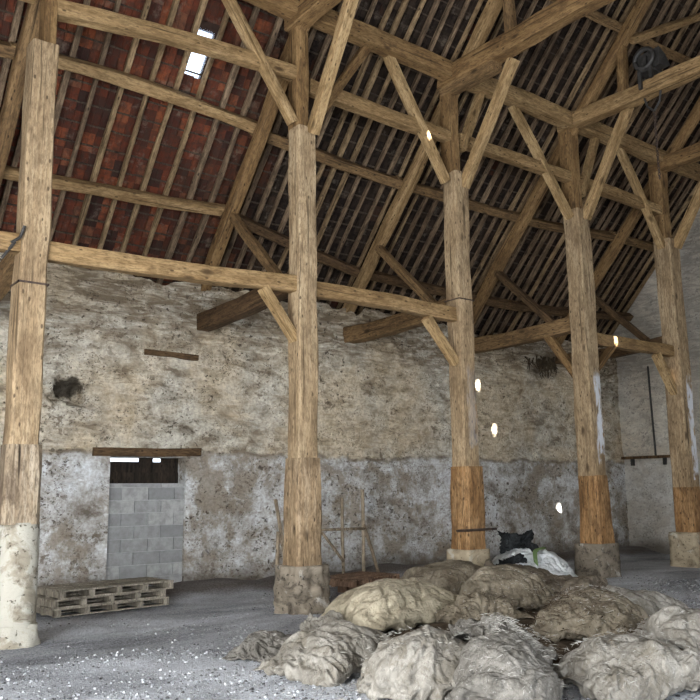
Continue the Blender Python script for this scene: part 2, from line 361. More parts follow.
# far side wall, with the walled-up doorway left as an opening, a ragged top and a pulled-out stone hole
DX0,DX1,DZ=-1.72,-.27,2.40
us=np.unique(np.round(np.concatenate([np.arange(LEFT_X-.2,GABLE_X+.4,.055),[DX0,DX1]]),3)); vs=np.unique(np.round(np.concatenate([np.arange(-.1,6.05,.055),[DZ]]),3))
def wall_fn(x,z):
    d=.035*fbm(x*1.1,z*1.7,0*x,4,3)+.02*fbm(x*5,z*8,0*x+3,3,9)
    hx,hz=(x+2.46)/.30,(z-3.57)/.20
    hole=np.clip(1.15-np.sqrt(hx**2+hz**2)+.45*fbm(x*5,z*5,0*x,3,21),0,1)
    hole=np.clip(hole*3,0,1)
    d=d-.48*hole*(.75+.5*fbm(x*7,z*7,0*x,2,5))
    for (cx,cz,rx,rz) in [(.02,4.78,.16,.09),(9.9,4.95,.3,.2),(12.9,5.0,.12,.1),(2.0,3.0,.5,.06),(-2.45,1.99,.3,.025),(5.0,3.1,.6,.05)]:
        d=d-.10*np.clip(1.4-np.sqrt(((x-cx)/rx)**2+((z-cz)/rz)**2)+.4*fbm(x*6,z*6,0*x,2,31),0,1)
    near=np.clip(np.minimum(np.minimum(abs(x-DX0),abs(x-DX1)),abs(z-DZ))/.1,0,1)
    d=np.where((z<DZ+.15)&(x>DX0-.15)&(x<DX1+.15),d*near,d)
    top=5.72+.14*fbm(x*1.1,0*x,0*x,3,77)+.05*fbm(x*5,0*x,0*x,2,7)
    zz=z*np.clip(top/6.05,0,2); zz=np.where(z<3.0,z,3.0+(z-3.0)*(top-3.0)/3.05)
    return x, WALL_Y-d, zz
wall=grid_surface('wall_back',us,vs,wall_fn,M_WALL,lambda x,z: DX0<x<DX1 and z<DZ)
b=MB(); b.box((LEFT_X-.2,WALL_Y+.62,-.1),(DX0,WALL_Y+.70,6.0)); b.box((DX1,WALL_Y+.62,-.1),(GABLE_X+.4,WALL_Y+.70,6.0)); b.box((DX0,WALL_Y+.62,DZ),(DX1,WALL_Y+.70,6.0))
b.box((DX0-.06,WALL_Y+.03,0),(DX0,WALL_Y+.66,DZ)); b.box((DX1,WALL_Y+.03,0),(DX1+.06,WALL_Y+.66,DZ)); b.box((DX0-.3,WALL_Y+.24,DZ),(DX1+.3,WALL_Y+.66,DZ+.12))
b.box((LEFT_X-.2,WALL_Y+.3,5.3),(GABLE_X+.4,WALL_Y+.66,5.55))
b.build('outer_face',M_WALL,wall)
tag(wall,'long pale rubble and plaster side wall behind the posts','wall',kind='structure')
# gable at the right end
gy=np.arange(-15.4,WALL_Y+.6,.11); gz=np.concatenate([np.arange(-.1,6,.11),np.arange(6,17.1,.2)])
_gz=gz
def gable_fn(y,z):
    top=np.where(y>RIDGE_Y,WALL_H+SLOPE*(WALL_Y-y),WALL_H+SLOPE*(y+15.44))+.72
    zz=np.minimum(z,top)
    return GABLE_X+.035*fbm(y*1.2,zz*1.4,0*y,4,13)+0*y, y, zz
gab=grid_surface('wall_right',gy,gz,gable_fn,M_GABLE)
tag(gab,'end gable wall at the right, with a shelf bracket','wall',kind='structure')
# front wall and left gable: mostly behind the camera, each with an unseen cart doorway placed and sized for its daylight
FD=(-8.6,1.5,4.6); LD=(-12.0,-3.0,5.0)
b=MB()
b.box((LEFT_X,FRONT_Y-.5,-.1),(FD[0],FRONT_Y,5.8)); b.box((FD[1],FRONT_Y-.5,-.1),(GABLE_X,FRONT_Y,5.8)); b.box((FD[0],FRONT_Y-.5,FD[2]),(FD[1],FRONT_Y,5.8))
tag(b.build('wall_front',M_WALL),kind='structure')
b=MB()
b.box((LEFT_X-.4,LD[1],-.1),(LEFT_X,WALL_Y,5.8)); b.box((LEFT_X-.4,FRONT_Y,-.1),(LEFT_X,LD[0],5.8)); b.box((LEFT_X-.4,LD[0],LD[2]),(LEFT_X,LD[1],5.8))
zt=roof_z(RIDGE_Y)+.62
b.add([(LEFT_X,WALL_Y,5.8),(LEFT_X,FRONT_Y,5.8),(LEFT_X,RIDGE_Y,zt),(LEFT_X-.3,WALL_Y,5.8),(LEFT_X-.3,FRONT_Y,5.8),(LEFT_X-.3,RIDGE_Y,zt)],[(0,1,2),(5,4,3),(0,2,5,3),(2,1,4,5)])
tag(b.build('wall_left',M_WALL),kind='structure')
b=MB(); b.box((FD[0]-1,FRONT_Y-6.5,5.2),(FD[1]+1,FRONT_Y-.5,5.4))       # unseen slab added over the front doorway to block the sun
tag(b.build('sun_block_1',M_BACK),kind='structure')
# floor
fx=np.arange(LEFT_X-.3,GABLE_X+.2,.09); fy=np.arange(FRONT_Y-.2,WALL_Y+.3,.09)
def floor_h(x,y):
    bank=np.clip((y-2.25)/.9,0,1); bank=bank*bank*(3-2*bank)*(.15+.05*fbm(x*.9,0*x,0*x,2,4))
    return bank+.018*fbm(x*1.3,y*1.3,0*x,4,2)-.01
floor=grid_surface('floor',fx,fy,lambda x,y:(x,y,floor_h(x,y)),M_FLOOR)
tag(floor,'grey earth and gravel barn floor','floor',kind='structure')

# roof: outer skin (with the skylight opening), hanging clay tiles and battens
def cells(xs,ys,skip):
    xs=sorted(set(xs));ys=sorted(set(ys));out=[]
    for i in range(len(xs)-1):
        for j in range(len(ys)-1):
            c=((xs[i]+xs[i+1])/2,(ys[j]+ys[j+1])/2)
            if not skip(*c): out.append((xs[i],ys[j],xs[i+1],ys[j+1]))
    return out
T0=.43      # tiles lie this far outside the purlin plane
SKX0,SKX1,SKY0,SKY1=-1.55,-1.23,.44,.97
def on_roof(x,y,off): return Vector((x,y,roof_z(y)))+SN*off
b=MB()
for x0,y0,x1,y1 in cells([LEFT_X-.4,SKX0,SKX1,GABLE_X+.6],[RIDGE_Y,SKY0,SKY1,WALL_Y+1.3],lambda x,y:SKX0<x<SKX1 and SKY0<y<SKY1):
    b.add([on_roof(x0,y0,T0+.09),on_roof(x1,y0,T0+.09),on_roof(x1,y1,T0+.09),on_roof(x0,y1,T0+.09)],[(0,1,2,3)])
ceil_=b.build('ceiling',M_BACK); tag(ceil_,'steep tiled roof slope seen from beneath','roof',kind='structure')
V=[];F=[]
cosr=1/math.sqrt(1+SLOPE**2); EXP=.335; TW=.222
rows=int((WALL_Y+1.2-RIDGE_Y)/cosr/EXP); cols=int((GABLE_X+.9-LEFT_X)/TW)
prof=[(-.5,-.022),(-.44,-.022),(-.40,0),(-.07,0),(-.04,-.014),(.04,-.014),(.07,0),(.40,0),(.47,-.006),(.5,-.006)]
dn=Vector((0,cosr,-SLOPE*cosr))                      # down the slope
bm_b=MB()
for i in range(rows):
    s0=i*EXP; yb=WALL_Y+1.2-s0*cosr
    for j in range(cols):
        xc=LEFT_X-.3+(j+.5)*TW+random.uniform(-.006,.006)
        jy=random.uniform(-.012,.012); yt=yb-EXP*cosr*.5
        if SKX0-.06<xc<SKX1+.06 and SKY0-.1<yt<SKY1+.1: continue
        tw=random.uniform(-.012,.012)
        P0=Vector((xc,yb+jy,roof_z(yb+jy))); n0=len(V)
        for e,(sl,off) in enumerate([(0,.0),(-.40,.05)]):
            for (a,dz) in prof: V.append(P0+dn*sl+Vector((a*TW*.985,0,0))+SN*(T0+off+dz+a*tw))
        for a in(-.5,.5): V.append(P0+Vector((a*TW*.985,0,0))+SN*(T0+.028+a*tw))
        for a in(-.5,.5): V.append(P0+dn*-.40+Vector((a*TW*.985,0,0))+SN*(T0+.075+a*tw))
        m=len(prof)
        for q in range(m-1): F.append((n0+q,n0+m+q,n0+m+q+1,n0+q+1))
        t=n0+2*m
        F.append((t,t+1,t+3,t+2)); F.append(tuple(range(n0,n0+m))+(t+1,t)); F.append((n0,t,t+2,n0+m)); F.append((n0+m-1,n0+2*m-1,t+3,t+1))
    if i:
        c=Vector((0,yb-.09,roof_z(yb-.09)))+SN*(T0-.012); R=Matrix((Vector((1,0,0)),dn,SN)).transposed().to_4x4()
        xa=LEFT_X
        while xa<GABLE_X:
            xb=min(GABLE_X,xa+random.uniform(2.5,4.5)); jj=random.uniform(-.012,.012)
            if not (SKY0-.1<c.y<SKY1+.1 and xb>SKX0 and xa<SKX1): bm_b.box((xa,-.014,-.011),(xb,.014,.011),Matrix.Translation(c+dn*jj)@R)
            xa=xb
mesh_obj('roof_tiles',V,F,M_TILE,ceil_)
bm_b.build('tile_battens',W_BATT,ceil_)
# skylight pane
sk=MB(); pts=[on_roof(x,y,T0+.06+k) for k in(0,.008) for (x,y) in((SKX0-.03,SKY0-.03),(SKX1+.03,SKY0-.03),(SKX1+.03,SKY1+.03),(SKX0-.03,SKY1+.03))]
sk.add(pts,[(3,2,1,0),(4,5,6,7),(0,1,5,4),(1,2,6,5),(2,3,7,6),(3,0,4,7)])
g=bpy.data.materials.new('glass_tile'); g.use_nodes=True; gt=g.node_tree; gt.nodes.clear()
o_=gt.nodes.new('ShaderNodeOutputMaterial'); mx=gt.nodes.new('ShaderNodeMixShader'); tr=gt.nodes.new('ShaderNodeBsdfTransparent'); tl=gt.nodes.new('ShaderNodeBsdfTranslucent')
tr.inputs[0].default_value=(.95,.97,1,1); tl.inputs[0].default_value=(.9,.93,1,1); mx.inputs[0].default_value=.25
gt.links.new(tr.outputs[0],mx.inputs[1]); gt.links.new(tl.outputs[0],mx.inputs[2]); gt.links.new(mx.outputs[0],o_.inputs[0])
tag(sk.build('window_1',g),'small bright glass skylight among the red tiles','skylight',kind='structure')
# near slope, behind and above the camera, with the few slipped-tile holes that throw spots of sun
SUN=Vector((0,-.74,.67)).normalized()
spots=[Vector((2.80,-.09,8.26)),Vector((8.18,-.13,4.95)),Vector((7.51,3.40,4.32)),Vector((8.01,3.40,3.23)),Vector((10.33,3.40,1.25))]
hr=[.024,.034,.034,.036,.04]
holes=[]
for p,r in zip(spots,hr):
    # z = zt - SLOPE*(RIDGE_Y - y) for y < ridge
    t=(zt-SLOPE*RIDGE_Y+SLOPE*p.y-p.z)/(SUN.z-SLOPE*SUN.y); h=p+SUN*t; holes.append((h.x,h.y,r))
xs=[LEFT_X-.4,GABLE_X+.4];ys=[FRONT_Y-.6,RIDGE_Y]
for x,y,r in holes: xs+=[x-r,x+r]; ys+=[y-r*1.1,y+r*1.1]
b=MB(); nz=lambda y: zt-SLOPE*(RIDGE_Y-y)
for x0,y0,x1,y1 in cells(xs,ys,lambda x,y:any(abs(x-h[0])<h[2] and abs(y-h[1])<h[2]*1.1 for h in holes)):
    b.add([(x0,y0,nz(y0)),(x1,y0,nz(y0)),(x1,y1,nz(y1)),(x0,y1,nz(y1))],[(3,2,1,0)])
n2=b.build('ceiling',M_BACK); tag(n2,'opposite slope of the tiled roof','roof',kind='structure')

# walled-up doorway
d=empty('door_1',((DX0+DX1)/2,WALL_Y,0)); tag(d,'doorway in the side wall walled up with grey concrete blocks','doorway',kind='structure')
b=MB(); b.box((DX0,WALL_Y+.10,.0),(DX1,WALL_Y+.25,1.93)); o=b.build('mortar',M_MORTAR,d); o.location=-d.location
b=MB(); z=.06; k=0
while z<1.9:
    h=.225; x=DX0+(-.24 if k%2 else 0)
    while x<DX1:
        xa,xb=max(DX0,x+.006),min(DX1,x+.494)
        if xb-xa>.05: b.box((xa,WALL_Y+.082+random.uniform(-.006,.004),z+.005),(xb,WALL_Y+.2,min(z+h-.006,1.92)),None,.003)
        x+=.5
    z+=h; k+=1
o=b.build('blocks',M_BLOCK,d); o.location=-d.location
b=MB(); b.box((DX0,WALL_Y+.34,1.6),(DX1,WALL_Y+.37,2.13)); b.box((DX0,WALL_Y+.36,2.10),(DX1,WALL_Y+.39,2.325)); b.box((-1.05,WALL_Y+.35,2.30),(-.78,WALL_Y+.38,2.4)); b.box((-.62,WALL_Y+.35,2.30),(DX1,WALL_Y+.38,2.4)); o=b.build('board_panel',W_BLACK,d); o.location=-d.location
timber('lintel',(-2.05,WALL_Y+.06,2.475),(.0,WALL_Y+.06,2.50),.26,.15,W_DARK,'long brown timber lintel over the walled-up doorway','lintel',side=(0,1,0))
timber('plank',(-1.17,WALL_Y+.02,4.31),(-.08,WALL_Y+.02,4.29),.12,.105,W_DARK,'short dark timber set flat in the plaster high above the doorway','plank',side=(0,1,0))
# ------------------------------------------------------------------ POSTS
def rubble_mass(r0,r1,z0,z1,n=40,m=14,square=0.,rough=.03,seed=0):
    V=[];F=[]
    for i in range(m+1):
        t=i/m; z=z0+(z1-z0)*t; r=r0+(r1-r0)*t
        for k in range(n):
            a=2*PI*k/n; c,s=math.cos(a),math.sin(a)
            sq=1/max(abs(c),abs(s)); rr=r*((1-square)+square*sq)
            rr*=1+rough*3*(mnoise.noise((c*2+seed,s*2,z*3))+.6*mnoise.noise((c*5+seed,s*5,z*8)))
            V.append((c*rr,s*rr,z))
    for i in range(m):
        for k in range(n): F.append((i*n+k,i*n+(k+1)%n,(i+1)*n+(k+1)%n,(i+1)*n+k))
    V.append((0,0,z1+.01)); c=len(V)-1
    for k in range(n): F.append((m*n+k,m*n+(k+1)%n,c))
    return V,F
def stone(name,loc,label,mat,*a,**k):
    V,F=rubble_mass(*a,**k); o=mesh_obj(name,V,F,mat,None,True,loc); return tag(o,label,'stone base')
# stone bases
pl=empty('stone_pillar',(PX[0]+.03,0,0)); tag(pl,'round limewashed stone pillar under the leftmost post','stone base')
V,F=rubble_mass(.262,.25,.16,1.42,44,16,0,.012,2); mesh_obj('pillar_drum',V,F,M_ST1,pl,True)
V,F=rubble_mass(.32,.265,-.04,.24,44,7,.15,.05,5); mesh_obj('footing',V,F,M_ST1,pl,True)
stone('stone_plinth',(PX[1],0,0),'rough rubble stump under the second post from the left',M_ST2,.40,.34,-.05,.66,72,26,.3,.07,seed=8)
stone('stone_plinth',(PX[2],0,0),'squared stone plinth under the third post, behind the sacks',M_ST3,.31,.285,-.05,.72,40,12,.8,.015,seed=3)
stone('stone_plinth',(PX[3],0,0),'squared stone plinth under the fourth post, right of the white bag',M_ST2,.34,.32,-.05,.65,40,12,.85,.015,seed=6)
stone('stone_plinth',(PX[4],0,0),'squared stone plinth under the rightmost post',M_ST3,.36,.34,-.05,.74,40,12,.85,.015,seed=11)
def post(i,label,w,zfoot,zscarf,zhead,mat,foot,wf):
    p=empty('timber_post',(PX[i],0,zfoot)); tag(p,label,'timber post')
    timber('shaft',(PX[i],0,zscarf),(PX[i],0,zhead),w,w,mat,side=(1,0,0),parent=p,rough=.014,cham=.14,taper=1.05)
    f=timber('post_foot',(PX[i]+.01,0,zfoot),(PX[i]+.005,0,zscarf+.01),w*wf,w*wf,foot,side=(1,0,0),parent=p,rough=.02,cham=.22,taper=1.12,seg=12)
    f['label']='weathered orange-brown lower section of the post' if i else 'rotten splintered foot of the post'
    h=timber('post_head',(PX[i]+(-w*.12 if i else w*.2),.06,zhead-.01),(PX[i]+(-w*.10 if i else w*.2),.05,Z_PLATE-.2),w*(.72 if i else .5),w*.8,W_TIE,side=(1,0,0),parent=p,rough=.01)
    return p
posts=[post(0,'leftmost timber post, standing on a round whitewashed stone pillar',.34,1.40,2.35,7.72,W_POST,W_ROT,1.2),
 post(1,'second timber post from the left, on a rough rubble stump',.34,.60,2.25,7.65,W_POST,W_FOOT2,1.25),
 post(2,'third timber post from the left, rising behind the sack pile',.345,.68,2.15,7.7,W_P3,W_FOOT,1.22),
 post(3,'fourth timber post from the left, flaking limewash on its edge',.41,.60,2.0,7.7,W_P4,W_FOOT,1.12),
 post(4,'rightmost timber post, in front of the gable wall',.43,.70,1.75,7.65,W_P5,W_FOOT,1.06)]
# iron fittings on the posts (parts of them)
def strap(i,z,w,h=.035,name='iron_strap',x=0):
    b=MB(); k=w/2+.012
    for lo,hi in [((-k,-k,0),(k,-k+.012,h)),((-k,k-.012,0),(k,k,h)),((-k,-k,0),(-k+.012,k,h)),((k-.012,-k,0),(k,k,h))]: b.box(lo,hi)
    o=b.build(name,M_IRON,posts[i]); o.location=(x,0,z-posts[i].location.z); o['label']='dark iron band round the post'
strap(0,4.38,.36,.025); strap(2,5.2,.375,.02)
b=MB(); b.tube([(-.55,-.30,1.06),(.42,-.30,1.06)],.022); o=b.build('iron_bar',M_IRON,posts[2]); o.location=(0,0,-posts[2].location.z+.0)
b=MB(); b.tube([(-.30,-.2,4.86),(-.2,-.21,4.95),(-.16,-.22,5.1)],.02); b.tube([(-.34,.05,4.72),(-.26,-.2,4.88)],.02); o=b.build('iron_hook',M_DARKM,posts[0]); o.location=(0,0,-posts[0].location.z)

# ------------------------------------------------------------------ LONGITUDINAL TIMBERS (along x)
BAY=['left of the leftmost post','between the leftmost and second posts','between the second and third posts','between the third and fourth posts','between the fourth and rightmost posts','between the rightmost post and the gable']
XS=[LEFT_X+.1]+PX+[GABLE_X+.1]
for k in range(6):
    a,b_=XS[k],XS[k+1]; ia,ib=a+(.16 if k else 0),b_-(.16 if k<5 else 0)
    # arcade plate: butts over each post
    timber('arcade_plate',(a-.05,-.12,Z_PLATE-.09),(b_-.09,-.12,Z_PLATE-.11),.28,.32,W_TIE if k<3 else W_RAIL,'heavy plate beam at the post tops, '+BAY[k],'plate beam',bow=(0,.02))
    if k<5: timber('middle_rail',(ia-.02,0.02,Z_MID+[0,-.12,.03,.0,.0][k]),(ib+.02,0.02,Z_MID+[0,.17,-.02,.0,-.06][k]),.20,.225,W_RAIL,'middle horizontal rail just below the braced plate, '+BAY[k],'rail beam',bow=(0,[0,.06,-.01,0,.02][k]))
    if k in(0,1,2,4): timber('lower_rail',(ia-.03,0,Z_LOW+[0,-.03,.05,.02,.0][k]),(ib+.03,0,Z_LOW+[0,.09,.02,-.04,-.01][k]),.20,.25,W_RAIL,'low horizontal rail above the wall top, '+BAY[k],'rail beam',bow=(0,[0,-.03,.02,.0,.0][k]))
# purlins lying on the principals
PA=[1.42,1.36,1.43,1.58,1.60,1.46,1.42]; PB=[2.72,2.66,2.56,3.05,3.1,3.04,2.9]; PC=[-1.4,-1.4,-1.4,-1.4,-1.46,-1.55,-1.6]
for nm,ys_,w,mats,lab in [('purlin',PA,.20,[W_MIDD,W_RAIL,W_MIDD,W_MIDD,W_MIDD,W_MIDD],'upper aisle purlin under the tiles, '),('purlin',PB,.19,[W_MIDD,W_RAIL,W_DARK,W_DARK,W_DARK,W_DARK],'lower aisle purlin under the tiles near the wall, '),('purlin',PC,.2,[W_MIDD]*6,'high nave purlin above the plate, ')]:
    for k in range(6):
        y0,y1=ys_[k],ys_[k+1]
        o=.0 if k%2 else .03
        timber(nm,(XS[k]-.12,y0,roof_z(y0)+.30-o),(XS[k+1]+.12,y1,roof_z(y1)+.30-o),w,w*.95,mats[k],lab+BAY[k],'purlin',side=SN,bow=(-.02,(.09 if (k==1 and ys_ is PA) else -.03)))
# braces from post to plate and rail, in the arcade plane
def br(nm,x0,z0,x1,z1,label,mat=W_BRACE,w=.17,h=.15,y=-.02):
    timber(nm,(x0,y,z0),(x1,y,z1),w,h,mat,label,'brace',rough=.008)
br('plate_brace',-.17,7.72,-1.50,9.66,'diagonal brace rising left from the second post to the plate')
br('plate_brace',3.27,7.48,1.88,9.66,'diagonal brace rising left from the third post to the plate')
br('plate_brace',6.93,7.50,5.27,9.62,'diagonal brace rising left from the fourth post to the plate')
br('plate_brace',10.42,7.45,8.92,9.66,'diagonal brace rising left from the rightmost post to the plate')
br('plate_brace',.18,7.75,1.45,9.66,'dark diagonal brace rising right from the second post to the plate',W_TIE)
br('plate_brace',3.72,8.25,4.35,9.66,'short steep brace rising right from the third post to the plate',W_BRACE)
br('plate_brace',7.36,8.10,8.05,9.66,'short steep brace rising right from the fourth post to the plate',W_BRACE)
br('rail_brace',-.12,4.10,-.72,4.86,'short diagonal knee brace under the low rail, left of the second post',h=.14)
br('rail_brace',3.36,4.02,2.68,4.80,'short diagonal knee brace under the low rail, left of the third post',h=.15)
timber('rail_brace',(PX[3],.22,4.1),(PX[3],.95,5.1),.16,.17,W_TIE,'short knee brace under the cross beam of the fourth post, beside the roots','brace',side=(1,0,0))
br('rail_brace',10.46,3.92,9.78,4.78,'short diagonal knee brace under the low rail, left of the rightmost post',h=.17)
br('rail_brace',7.52,4.25,8.22,4.86,'small knee brace under the low rail, right of the fourth post',W_TIE,h=.11)

# ------------------------------------------------------------------ CROSS FRAMES (along y)
for i,x in enumerate(PX):
    n_=NTH[i]
    # principal rafter up the slope
    y0,y1=WALL_Y+.25,-5.6; off=0.
    A=Vector((x+.02,y0,roof_z(y0)))+SN*off; B=Vector((x+.02,y1,roof_z(y1)))+SN*off
    timber('principal_rafter',A,B,.22,.21,[W_MIDD,W_TIE,W_RAIL,W_TIE,W_TIE][i],'stout principal rafter sloping up from the wall behind the '+n_,'principal rafter',side=SN,bow=(0,.05 if i%2 else -.04))
    # aisle tie from wall to post
    zt0,zt1=[(4.55,5.0),(5.0,5.12),(5.10,5.15),(5.22,5.25),(5.2,5.2)][i]
    timber('aisle_tie',(x,WALL_Y+.1,zt0),(x,.12,zt1),.24,.31 if i in(1,2,3) else .24,W_DARK if i in(1,4) else W_MIDD,'short cross beam from the wall top to the '+n_,'tie beam',side=(1,0,0),bow=(0,-.05),taper=1.1)
    # strut between tie and principal
    if i: timber('aisle_strut',(x,.72,5.30),(x,2.35,6.85),.15,.15,W_MIDD if i in(1,2) else W_DARK,'slim strut leaning from cross beam to roof behind the '+n_,'strut',side=(1,0,0))
    # great tie beam over the nave
    if i in (2,3,4):
        zz={2:(9.62,9.10),3:(9.69,9.66),4:(9.55,9.56)}[i]
        timber('tie_beam',(x-.1,.16,zz[0]),(x-.1,-12.,zz[1]),.30,.36 if i==2 else .33,W_TIE if i!=3 else W_RAIL,['','','great tie beam running overhead from the third post, highest in the picture','great tie beam running overhead from the fourth post, carrying the hoist','great tie beam running overhead from the rightmost post'][i],'tie beam',side=(1,0,0),bow=(0,.16 if i==2 else .02),rough=.02)
    else:
        timber('tie_beam',(x-.1,.16,9.6),(x-.1,-12.,9.6),.3,.33,W_TIE,'great tie beam running overhead from the '+n_,'tie beam',side=(1,0,0))
    if i:
        q={1:(-.18,7.55,-1.45,9.62),2:(-.15,7.42,-1.52,9.42),3:(-.18,7.50,-1.42,9.60),4:(-.20,7.45,-1.45,9.48)}[i]
        timber('tie_brace',(x+.08,q[0],q[1]),(x+.08,q[2],q[3]),.17,.19,W_BRACE,'pale diagonal brace rising from the '+n_+' to its tie beam overhead','brace',side=(1,0,0),rough=.008)
# shoulder pieces and the extra struts above the ties
timber('shoulder_beam',(PX[2]-.08,.12,9.38),(PX[2]-.08,-1.25,9.37),.26,.20,W_MIDD,'short bolster piece under the tie beam at the third post','bolster',side=(1,0,0))
timber('roof_strut',(PX[2]-.07,-.25,9.84),(PX[2]-.07,-1.7,9.80),.16,.12,W_MIDD,'thin piece lying along the top of the tie beam at the third post','strut',side=(1,0,0))
timber('roof_strut',(PX[3],-1.38,9.90),(PX[3],-1.42,11.05),.20,.17,W_TIE,'upright strut from the tie beam of the fourth post to the roof','strut',side=(1,0,0))
timber('roof_strut',(PX[2],-1.55,9.8),(PX[2],-1.5,11.0),.18,.16,W_MIDD,'upright strut from the tie beam of the third post to the roof','strut',side=(1,0,0))
timber('wind_brace',(PX[3]+.05,-1.62,11.0),(PX[3]+2.2,-2.55,12.05),.13,.15,W_RAIL,'thin wind brace slanting across the tiles above the fourth post','brace',side=SN)

# ------------------------------------------------------------------ COMMON RAFTERS
SP=.44
xr=-1.18-SP*17
while xr<GABLE_X-.1:
    if True:
        y0=WALL_Y+.9; y1=-5.9; off=.345
        A=Vector((xr+random.uniform(-.02,.02),y0,roof_z(y0)))+SN*off; B=Vector((xr+random.uniform(-.02,.02),y1,roof_z(y1)))+SN*off
        if abs(xr+1.4)<.3: A.x=B.x=xr
        bay=sum(xr>x for x in PX)
        timber('common_rafter',A,B,.075,random.uniform(.06,.10),W_RAFT2 if random.random()<.4 else W_RAFT,'thin common rafter right under the tiles, '+BAY[bay],'rafter',side=SN,bow=(0,random.uniform(-.035,.035) if abs(xr+1.4)>.3 else 0),group='common rafters '+BAY[bay],rough=.012,seg=18)
    xr+=SP if xr<.1 else .31

# ------------------------------------------------------------------ HOIST on the fourth tie
h=empty('pulley_hoist',(PX[3]-.1,-2.1,9.68)); tag(h,'black iron pulley hoist slung over the tie beam of the fourth post','hoist')
b=MB(); b.box((-.22,-.17,.28),(.22,.17,.34)); b.box((-.20,-.03,.34),(.20,.03,.62),None,.02); b.box((-.24,-.16,.1),(-.19,-.09,.34)); b.box((-.24,.09,-.05),(-.19,.16,.34)); b.box((.19,-.16,.1),(.24,-.09,.34)); b.box((.19,.09,-.05),(.24,.16,.34)); b.box((-.12,-.30,.36),(.14,.26,.70),None,.05); b.build('hoist_frame',M_DARKM,h)
V=[];F=[];mb=MB()
mb.tube([(-.23+.0*math.cos(t),.20*math.cos(t),.55+.20*math.sin(t)) for t in np.linspace(0,2*PI,24)],.05,8); mb.build('wheel',M_DARKM,h,True)
b=MB(); b.tube([(.0,-.17,.28),(-.03,-.22,.0),(-.02,-.15,-.35),(0,0,-.5)],.022); b.tube([(.0,.17,.28),(.02,.24,.0),(.02,.15,-.35),(0,0,-.5)],.022); b.build('sling',M_DARKM,h)
b=MB()
for k in range(22):
    z=-.5-k*.065
    b.tube([(.022*math.cos(t)*(k%2),.022*math.cos(t)*(1-k%2),z-.035+.042*math.sin(t)) for t in np.linspace(0,2*PI,9)],.009,5)
b.build('chain',M_IRON,h)

# ------------------------------------------------------------------ on the gable
s_=empty('shelf_bracket',(GABLE_X-.15,2.66,2.58)); tag(s_,'dark wooden shelf rail fixed across the gable wall','shelf')
b=MB(); b.box((-.02,-.74,-.04),(.16,.74,.04),None,.006); b.build('rail_board',W_DARK,s_)
for yy in(-.55,.45):
    b=MB(); b.box((.03,-.03,-.22),(.15,.03,-.03)); o=b.build('bracket',M_DARKM,s_); o.location=(0,yy,0)
b=MB(); b.tube([(GABLE_X-.05,2.42,5.1),(GABLE_X-.06,2.40,4.0),(GABLE_X-.05,2.38,2.62)],.028); tag(b.build('iron_rod',M_DARKM),'thin black upright rod running down the gable to the shelf rail','rod')
b=MB()
for k in range(46):
    c=Vector((random.gauss(9.95,.24),WALL_Y-.12,5.12+random.uniform(-.16,.1))); p=[c]
    for q in range(4): p.append(p[-1]+Vector((random.uniform(-.09,.09),random.uniform(-.05,.02),random.uniform(-.15,.0))))
    b.tube(p,.022,5,.008)
tag(b.build('root_tangle',M_NEST),'ragged dark tangle of dry roots hanging from the wall top by the fourth post','dry roots',kind='stuff')

# ------------------------------------------------------------------ PALLETS
def pallet(loc,rz,mat,label,L=1.86,D=.86,H=.122,ns=5,group=None):
    p=empty('pallet',loc,rz); tag(p,label,'pallet',group)
    for k in range(ns):
        x=-L/2+.05+(L-.1)*k/(ns-1); b=MB(); b.box((x-.045,-D/2+.005,.02),(x+.045,D/2-.005,H-.024),None,.004); b.build('stringer',mat,p)
    for k in range(7):
        y=-D/2+.055+(D-.11)*k/6; b=MB(); b.box((-L/2,y-.05,H-.024),(L/2,y+.05,H),None,.004); b.build('deck_board',mat,p)
    for y in(-D/2+.05,0,D/2-.05):
        b=MB(); b.box((-L/2,y-.045,0),(L/2,y+.045,.02),None,.003); b.build('bottom_board',mat,p)
    return p
for k,(dx,dy,dr,lab) in enumerate([(0,0,0,'grey wooden pallet at the bottom of the stack of three'),(-.05,.01,.012,'grey wooden pallet in the middle of the stack of three'),(.06,-.02,-.01,'grey wooden pallet on top of the stack of three')]):
    pallet((-2.27+dx,2.13+dy,.02+k*.124),.12+dr,W_PAL,lab,group='stacked pallets')
pallet((2.05,1.30,.14),.25,W_PAL2,'low brown pallet on the ground behind the second post',1.35,.9,.13,4)
b=MB(); b.box((-.5,-.1,0),(.5,.1,.13),None,.012); o=b.build('beam_offcut',W_PAL2); o.location=(2.2,1.5,0); o.rotation_euler=(0,0,.35); tag(o,'short baulk of wood under the low brown pallet','wood offcut')

# ------------------------------------------------------------------ POLE FRAMES against the wall
def pole(nm,p,A,B,r=.032,r1=None):
    b=MB(); A=Vector(A);B=Vector(B); m=(A+B)/2+Vector((random.uniform(-.02,.02),random.uniform(-.02,.02),0)); b.tube([A,(A+m)/2,m,(m+B)/2,B],r,8,r1); o=b.build(nm,W_POLE,p,True); o.location=-p.location; return o
fr=empty('pole_frame',(2.7,2.4,.05)); tag(fr,'rack of thin peeled poles standing against the wall right of the second post','pole rack')
pole('upright',fr,(2.58,2.42,.03),(2.55,2.42,1.62)); pole('upright',fr,(3.06,2.42,.03),(3.06,2.42,1.78),.036)
pole('crossbar',fr,(2.02,2.38,1.03),(3.10,2.38,1.02),.026); pole('brace',fr,(3.06,2.40,1.10),(3.50,2.46,.04),.034); pole('brace',fr,(2.06,2.40,.98),(2.56,2.40,.42),.028)
fr=empty('pole_frame',(1.0,2.2,.03)); tag(fr,'narrow rack of weathered poles peeping out left of the second post','pole rack')
pole('upright',fr,(.96,2.2,.0),(.96,2.2,1.05),.036); pole('upright',fr,(1.22,2.25,.02),(.93,2.25,1.62),.034); pole('brace',fr,(.97,2.22,1.02),(1.22,2.28,.42),.028)

